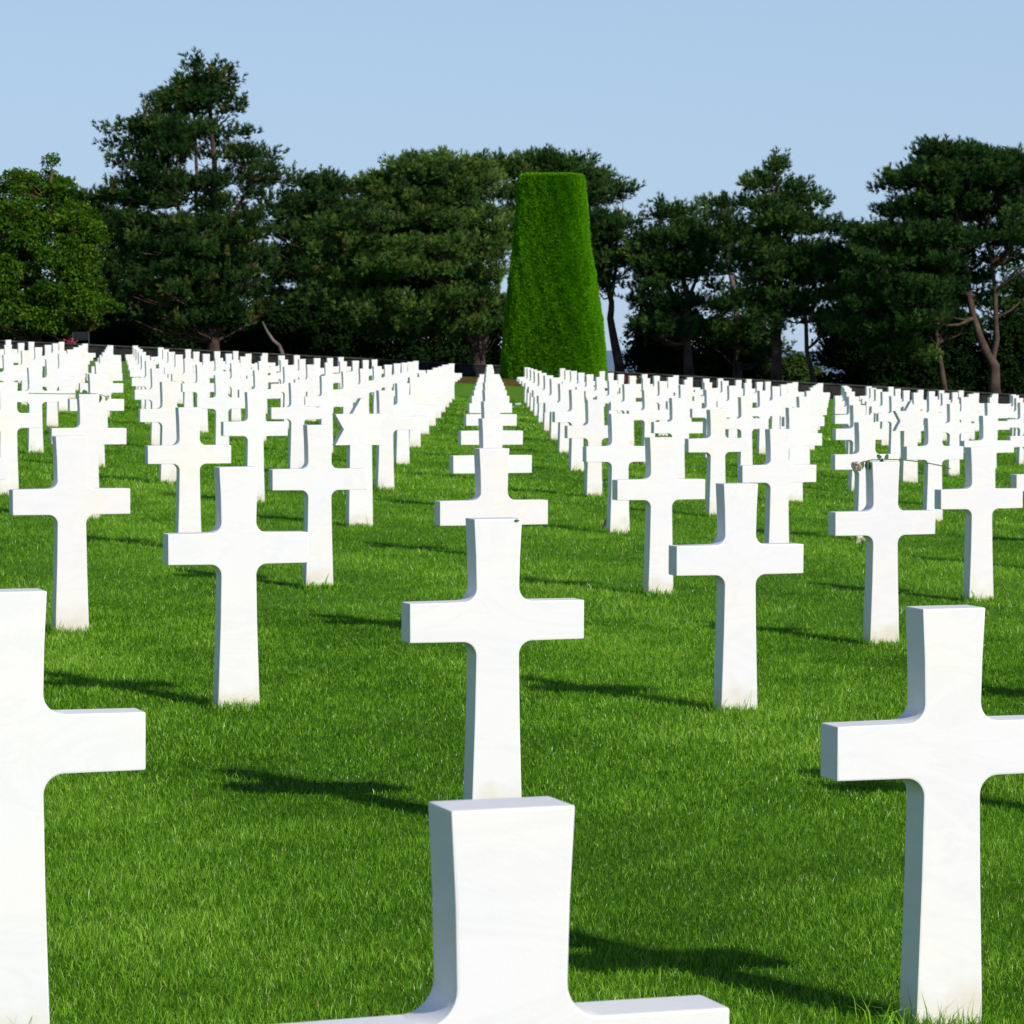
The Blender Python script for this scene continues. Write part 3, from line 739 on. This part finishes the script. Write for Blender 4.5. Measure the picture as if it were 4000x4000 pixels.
    for k, (rad, h) in enumerate(((5.2, 0.004), (4.9, 0.10), (4.0, 0.16), (2.0, 0.18))):
        rg = []
        for s in range(48):
            an = 2 * math.pi * s / 48; x = c.x - 0.8 + rad * math.cos(an); y = D - 4.5 + rad * 1.7 * math.sin(an)
            rg.append(bm.verts.new((x - c.x, y - D, gz(x, y) + h + rng.uniform(0, 0.03 if k else 0) - gzz)))
        rings.append(rg)
    for p, q in zip(rings[:-1], rings[1:]):
        for s in range(48): bm.faces.new((p[s], p[(s + 1) % 48], q[(s + 1) % 48], q[s]))
    bm.faces.new(rings[-1])
    me = bpy.data.meshes.new("mulch_bed"); bm.to_mesh(me); bm.free()
    o = link("mulch_bed", me, SOIL, None, root.location); tag(o, kind="structure")
clipped()

# ------------------------------------------------------------------ low wall
def wall():
    D = 160.0; xs = np.arange(-48, 52.01, 1.0)
    def yy(x): return D + 0.04 * max(0, x) ** 1.1
    def bar(y0, y1, z0, z1, jit, seed):
        r = random.Random(seed); V = []; Fq = []
        for x in xs:
            g = gz(float(x), yy(float(x))) - g0
            j = [r.uniform(-jit, jit) for _ in range(3)]
            y = yy(float(x)) - D
            V += [(x, y + y0 + j[0], g + z0), (x, y + y1, g + z0), (x, y + y1, g + z1 + j[1]), (x, y + y0 + j[2], g + z1 + j[1])]
        for k in range(len(xs) - 1):
            a = k * 4; b = a + 4
            for s in range(4): Fq.append((a + s, a + (s + 1) % 4, b + (s + 1) % 4, b + s))
        n = len(V); Fq.append((3, 2, 1, 0)); Fq.append((n - 4, n - 3, n - 2, n - 1))
        return mesh_np("wall", V, np.array(Fq)[:, ::-1].ravel(), 4)
    g0 = gz(0, D)
    root = empty("stone_wall", (0, D, g0)); tag(root, "low dark stone wall with pale coping running behind the last headstones", "wall")
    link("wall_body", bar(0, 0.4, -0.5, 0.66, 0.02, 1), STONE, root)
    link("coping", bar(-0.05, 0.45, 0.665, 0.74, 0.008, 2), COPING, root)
wall()

# ------------------------------------------------------------------ small things on the stones
GREEN = plain("stem_green", (0.07, 0.14, 0.02), 0.5); LEAF = plain("rose_leaf_green", (0.05, 0.12, 0.03), 0.45)
PINK = leaf_mat("pink_petal", [(0, (0.97, 0.80, 0.77)), (1, (0.97, 0.84, 0.81))], trans=0.5, gloss=0.0); WHITEP = leaf_mat("cream_petal", [(0, (0.86, 0.85, 0.62)), (1, (0.9, 0.9, 0.7))], trans=0.45, gloss=0.0)
SEPAL = plain("sepal_green", (0.28, 0.36, 0.06), 0.6); RED = plain("red_petal", (0.45, 0.02, 0.04), 0.6)
YEL = plain("yellow_petal", (0.62, 0.50, 0.12), 0.6); HOTPINK = plain("bright_pink_petal", (0.65, 0.06, 0.16), 0.6)
BLACK = plain("black_shell", (0.01, 0.01, 0.012), 0.3, 0.6); GREYM = plain("dull_grey", (0.45, 0.50, 0.50), 0.4, 0.5)
WINGM = plain("smoky_wing", (0.12, 0.12, 0.13), 0.3, 0.6)

def petal_head(R, seed, turns=15):
    """rose bloom: overlapping curled petals, axis +X"""
    r = random.Random(seed); bm = bmesh.new()
    for k in range(turns):
        f = k / (turns - 1); a0 = k * 2.399; rad = R * (0.18 + 0.82 * f); ln = R * (1.15 - 0.25 * f); sp_ = 0.75 + 0.35 * f
        grid = []
        for i in range(6):
            t = i / 5; row = []
            for j in range(7):
                s = (j / 6 - 0.5) * 2; an = a0 + s * sp_ * (0.45 + 0.55 * math.sin(math.pi * min(1, t + 0.12) * 0.62))
                open_ = rad * (0.25 + 0.75 * math.sin(t * 1.5)) + (R * 0.22 * f * max(0, t - 0.75) * 4)
                x = ln * (t * 1.25 - 0.35 * f * t * t) - 0.12 * R * s * s * t + r.uniform(-.01, .01) * R
                wv = 1 + 0.06 * math.sin(j * 1.9 + k) * t
                row.append(bm.verts.new((x, open_ * wv * math.cos(an), open_ * wv * math.sin(an))))
            grid.append(row)
        for i in range(5):
            for j in range(6): bm.faces.new((grid[i][j], grid[i][j + 1], grid[i + 1][j + 1], grid[i + 1][j]))
    me = bpy.data.meshes.new("bloom"); bm.to_mesh(me); bm.free()
    for p in me.polygons: p.use_smooth = True
    return me
def leaf_me(L_, Wd, curl=0.25):
    bm = bmesh.new(); rows = []
    for i in range(8):
        t = i / 7; w = Wd * math.sin(math.pi * t ** 0.8) * (1 + 0.06 * (-1) ** i)
        rows.append([bm.verts.new((t * L_, s * w, -curl * L_ * t * t + abs(s) * w * 0.3)) for s in (-1, -0.5, 0, 0.5, 1)])
    for i in range(7):
        for j in range(4): bm.faces.new((rows[i][j], rows[i][j + 1], rows[i + 1][j + 1], rows[i + 1][j]))
    bmesh.ops.remove_doubles(bm, verts=bm.verts, dist=1e-5)
    me = bpy.data.meshes.new("leaf"); bm.to_mesh(me); bm.free()
    for p in me.polygons: p.use_smooth = True
    return me
def rose(label, stone, path, head, headdir, R, petal, leafs, seed):
    """path in stone-top coordinates (x along the arms, y back, z up from the top face)"""
    o = STONES[stone]; top = 1.63 * W
    root = empty("rose", (o.location.x - 0.05 * math.sin(YAW), o.location.y + 0.05 * math.cos(YAW), o.location.z + top), YAW)
    tag(root, label, "flower")
    T = Tubes(); n = len(path); T.add([Vector(p) for p in path], [0.0032] * n, 6); link("stem", T.mesh("stem"), GREEN, root)
    b = link("bloom", petal_head(R, seed), petal, root, head); b.rotation_euler = headdir
    bm = bmesh.new()
    for k in range(5):
        a = k * 2 * math.pi / 5
        v = [bm.verts.new((0.0, 0.006 * math.cos(a), 0.006 * math.sin(a))), bm.verts.new((R * .5, R * .62 * math.cos(a + .3), R * .62 * math.sin(a + .3))),
             bm.verts.new((R * 1.0, R * .95 * math.cos(a), R * .95 * math.sin(a))), bm.verts.new((R * .5, R * .62 * math.cos(a - .3), R * .62 * math.sin(a - .3)))]
        bm.faces.new(v)
    me = bpy.data.meshes.new("sepals"); bm.to_mesh(me); bm.free()
    s = link("sepals", me, SEPAL, b)
    for (p, rot, L_, Wd) in leafs:
        lf = link("leaf", leaf_me(L_, Wd), LEAF, root, p); lf.rotation_euler = rot
    return root
R_ = math.radians
rose("pink rose with leafy stem lying across the top of a cross", (2, 1),
     [(0.43, -0.015, -0.045), (0.36, -0.012, -0.024), (0.25, -0.008, -0.004), (0.12, -0.003, 0.010), (0.04, 0.0, 0.012), (-0.07, 0.0, 0.010), (-0.14, -0.02, 0.0), (-0.175, -0.03, -0.016)],
     (-0.172, -0.03, -0.015), (0, R_(30), R_(222)), 0.030, PINK,
     [((-0.03, -0.01, 0.012), (R_(20), R_(-45), R_(60)), 0.055, 0.016), ((-0.01, 0.0, 0.014), (R_(60), R_(30), R_(250)), 0.06, 0.02), ((0.01, 0.0, 0.014), (R_(80), R_(-30), R_(20)), 0.055, 0.015),
      ((-0.1, -0.01, 0.006), (R_(40), R_(50), R_(215)), 0.06, 0.018), ((-0.09, -0.01, 0.008), (R_(-30), R_(62), R_(250)), 0.06, 0.018), ((-0.13, -0.02, 0.002), (R_(90), R_(65), R_(200)), 0.05, 0.016),
      ((0.1, 0, 0.011), (R_(80), R_(20), R_(30)), 0.022, 0.005)], 3)
rose("cream white rose with round leaves lying across the top of a cross", (-3, 2.5),
     [(-0.50, 0.02, 0.006), (-0.35, 0.01, 0.004), (-0.2, 0.0, 0.002), (-0.05, -0.01, 0.004), (0.06, -0.02, 0.003), (0.12, -0.03, -0.008), (0.15, -0.03, -0.022)],
     (0.145, -0.03, -0.022), (0, R_(30), R_(-40)), 0.026, WHITEP,
     [((-0.05, 0.0, 0.004), (R_(80), R_(-20), R_(10)), 0.06, 0.024), ((0.09, -0.03, -0.004), (R_(85), R_(80), R_(0)), 0.07, 0.022)], 4)

# fly on the second cross
def fly():
    o = STONES[(0, 0)]
    root = empty("fly", (o.location.x + 0.068 * math.cos(YAW), o.location.y + 0.068 * math.sin(YAW) - 0.004, o.location.z + 1.622 * W), YAW)
    tag(root, "small black fly near the top right corner of a cross", "insect")
    bm = bmesh.new()
    for (x, r, s) in ((-0.004, 0.0022, 1.0), (0.0, 0.0024, 1.2), (0.005, 0.0025, 1.9)):
        mt = Matrix.Translation((x, -0.002, -0.2 * x)) @ Matrix.Diagonal((s, 1, 1, 1))
        bmesh.ops.create_uvsphere(bm, u_segments=10, v_segments=8, radius=r, matrix=mt)
    for k in range(6):
        x = -0.002 + (k % 3) * 0.003; s = -1 if k < 3 else 1
        bmesh.ops.create_cone(bm, segments=5, radius1=0.0004, radius2=0.0003, depth=0.006,
                              matrix=Matrix.Translation((x, -0.001, s * 0.003)) @ Matrix.Rotation(0.5 * s, 4, 'X'))
    me = bpy.data.meshes.new("body"); bm.to_mesh(me); bm.free(); link("body", me, BLACK, root)
    for s in (-1, 1):
        l = leaf_me(0.009, 0.0018, 0.05); l.name = "wing"
        w_ = link("wing", l, WINGM, root, (0, -0.004, s * 0.001)); w_.rotation_euler = (R_(90), 0, R_(0)); w_.rotation_euler[1] = R_(12 * s)
fly()

# small striped flag behind a cross
def flag():
    o = STONES[(1, 2.5)]
    cx = o.location.x - 0.055 * math.cos(YAW) - 0.16 * math.sin(YAW); cy = o.location.y + 0.17
    root = empty("small_flag", (cx, cy, gz(cx, cy)), YAW - 0.2)
    tag(root, "small drooping striped flag on a stick behind the foot of a cross", "flag")
    T = Tubes(); T.add([(0.03, 0, -0.05), (0.035, 0, 0.1), (0.05, 0, 0.2)], [0.003] * 3, 6); link("stick", T.mesh("stick"), plain("wood_stick", (0.3, 0.2, 0.1)), root)
    bm = bmesh.new(); n, m = 13, 12; g = []
    for i in range(n + 1):
        row = []
        for j in range(m + 1):
            t = j / m
            row.append(bm.verts.new((0.05 - 0.006 * i * 0.5 - t * 0.075, 0.012 * math.sin(t * 9 + i * 0.25) * t, 0.19 - i * 0.0075 - t * 0.075)))
        g.append(row)
    me = bpy.data.meshes.new("cloth")
    mats = [plain("flag_red", (0.35, 0.015, 0.03)), plain("flag_white", (0.75, 0.72, 0.72)), plain("flag_blue", (0.02, 0.03, 0.16))]
    for i in range(n):
        for j in range(m):
            f = bm.faces.new((g[i][j], g[i][j + 1], g[i + 1][j + 1], g[i + 1][j]))
            f.material_index = 2 if (i < 7 and j < 5) else (i % 2)
    bm.to_mesh(me); bm.free()
    for q in mats: me.materials.append(q)
    link("cloth", me, None, root)
flag()

def posy(label, x, y, z, mat, n=9, R=0.03, H=0.22, cat="flowers", seed=1):
    r = random.Random(seed); root = empty("flower_bunch", (x, y, z)); tag(root, label, cat)
    T = Tubes(); heads = []
    for k in range(n):
        a = r.uniform(0, 6.28); q = r.uniform(0.2, 1) * H * 0.4
        e = Vector((q * math.cos(a), q * math.sin(a), H * r.uniform(0.75, 1.0)))
        T.add([Vector((0, 0, 0)), e * 0.5 + Vector((0, 0, H * 0.08)), e], [0.004, 0.003, 0.003], 5); heads.append(e)
    link("stems", T.mesh("stems"), GREEN, root)
    pm = petal_head(R, seed, 9); pm.materials.append(mat)
    for e in heads:
        b = link("bloom", pm, None, root, e); b.rotation_euler = (r.uniform(-.4, .4), -1.3 + r.uniform(-.4, .4), r.uniform(0, 6.28))
def ground_at(xd, D):
    x = at(xd, 700, D).x; return x, D, gz(x, D)
x, y, z = ground_at(3368 / 2.0704, 28.3); posy("low cream flowers on the grass under the rose-bearing cross arm", x, y, z, WHITEP, 9, 0.018, 0.10, seed=5)
x, y, z = ground_at(2457 / 2.0704, 101); posy("dark red flowers among distant crosses right of the clipped tree", x, y, z + 0.0, RED, 8, 0.05, 1.0, seed=6)
x, y, z = ground_at(2495 / 2.0704, 101); posy("yellow flowers among distant crosses beside the dark red flowers", x, y, z + 0.0, YEL, 7, 0.04, 0.95, seed=7)
x, y, z = ground_at(270 / 2.0704, 150); posy("bright pink flowers before the dark thicket at the far left", x, y, z, HOTPINK, 6, 0.09, 1.0, seed=8)

# pebble left on the star headstone
def lump(name, label, cat, loc, r, mat, sc=(1, 1, .7), seed=1):
    rr = random.Random(seed); bm = bmesh.new(); bmesh.ops.create_icosphere(bm, subdivisions=3, radius=r)
    for v in bm.verts:
        v.co *= 1 + 0.10 * math.sin(v.co.x / r * 2.3 + seed) + 0.08 * math.sin(v.co.z / r * 3.1 + v.co.y / r * 2)
        v.co = Vector((v.co.x * sc[0], v.co.y * sc[1], v.co.z * sc[2]))
    me = bpy.data.meshes.new(name); bm.to_mesh(me); bm.free()
    for p in me.polygons: p.use_smooth = True
    return tag(link(name, me, mat, None, loc), label, cat)
o = STONES[(5, 4.5)]; zz = (1.70 - 0.42 + 0.21) * W
lump("pebble", "beige pebble resting on the right shoulder of the star headstone", "pebble",
     (o.location.x + 0.185 * math.cos(YAW) - 0.05 * math.sin(YAW), o.location.y + 0.185 * math.sin(YAW) + 0.05 * math.cos(YAW), o.location.z + zz + 0.008), 0.018,
     plain("beige_stone", (0.55, 0.42, 0.28), 0.8), seed=3)

# grey tube lying on the grass in the aisle right of the central file
x, y, z = ground_at(2016 / 2.0704, 93)
bm = bmesh.new()
prof = [(-0.14, 0.026), (-0.14, 0.034), (-0.05, 0.036), (0.08, 0.045), (0.14, 0.052), (0.14, 0.044), (0.06, 0.036)]
rings = [[bm.verts.new((a, r * math.cos(2 * math.pi * s / 16), 0.04 + r * math.sin(2 * math.pi * s / 16))) for s in range(16)] for a, r in prof]
for p, q in zip(rings[:-1], rings[1:]):
    for s in range(16): bm.faces.new((p[s], p[(s + 1) % 16], q[(s + 1) % 16], q[s]))
bm.faces.new(rings[0])
me = bpy.data.meshes.new("flower_vase"); bm.to_mesh(me); bm.free()
o = link("flower_vase", me, GREYM, None, (x, y, z + 0.01)); o.rotation_euler = (0, R_(-4), R_(15))
tag(o, "pale grey tapered vase lying on the grass beside the central file", "vase")

# panel board under the trees at the left
x, y, z = ground_at(316 / 2.0704, 166)
root = empty("notice_board", (x, y, z)); tag(root, "dim blue-grey board on two posts under the trees at far left", "board")
def box(name, sx, sy, sz, c, mat, parent, bev=0.01):
    bm = bmesh.new(); bmesh.ops.create_cube(bm, size=1, matrix=Matrix.Translation(c) @ Matrix.Diagonal((sx, sy, sz, 1)))
    bmesh.ops.bevel(bm, geom=list(bm.edges), offset=bev, segments=2, affect='EDGES')
    me = bpy.data.meshes.new(name); bm.to_mesh(me); bm.free(); return link(name, me, mat, parent)
box("panel", 0.72, 0.04, 0.42, (0, 0, 1.1), plain("shaded_slate_blue", (0.012, 0.014, 0.018)), root)  # blue-grey panel coloured near-black to stand in for the tree shade on it
for s in (-1, 1): box("post", 0.06, 0.06, 1.6, (s * 0.40, 0, 0.5), plain("grey_post", (0.05, 0.052, 0.06)), root)
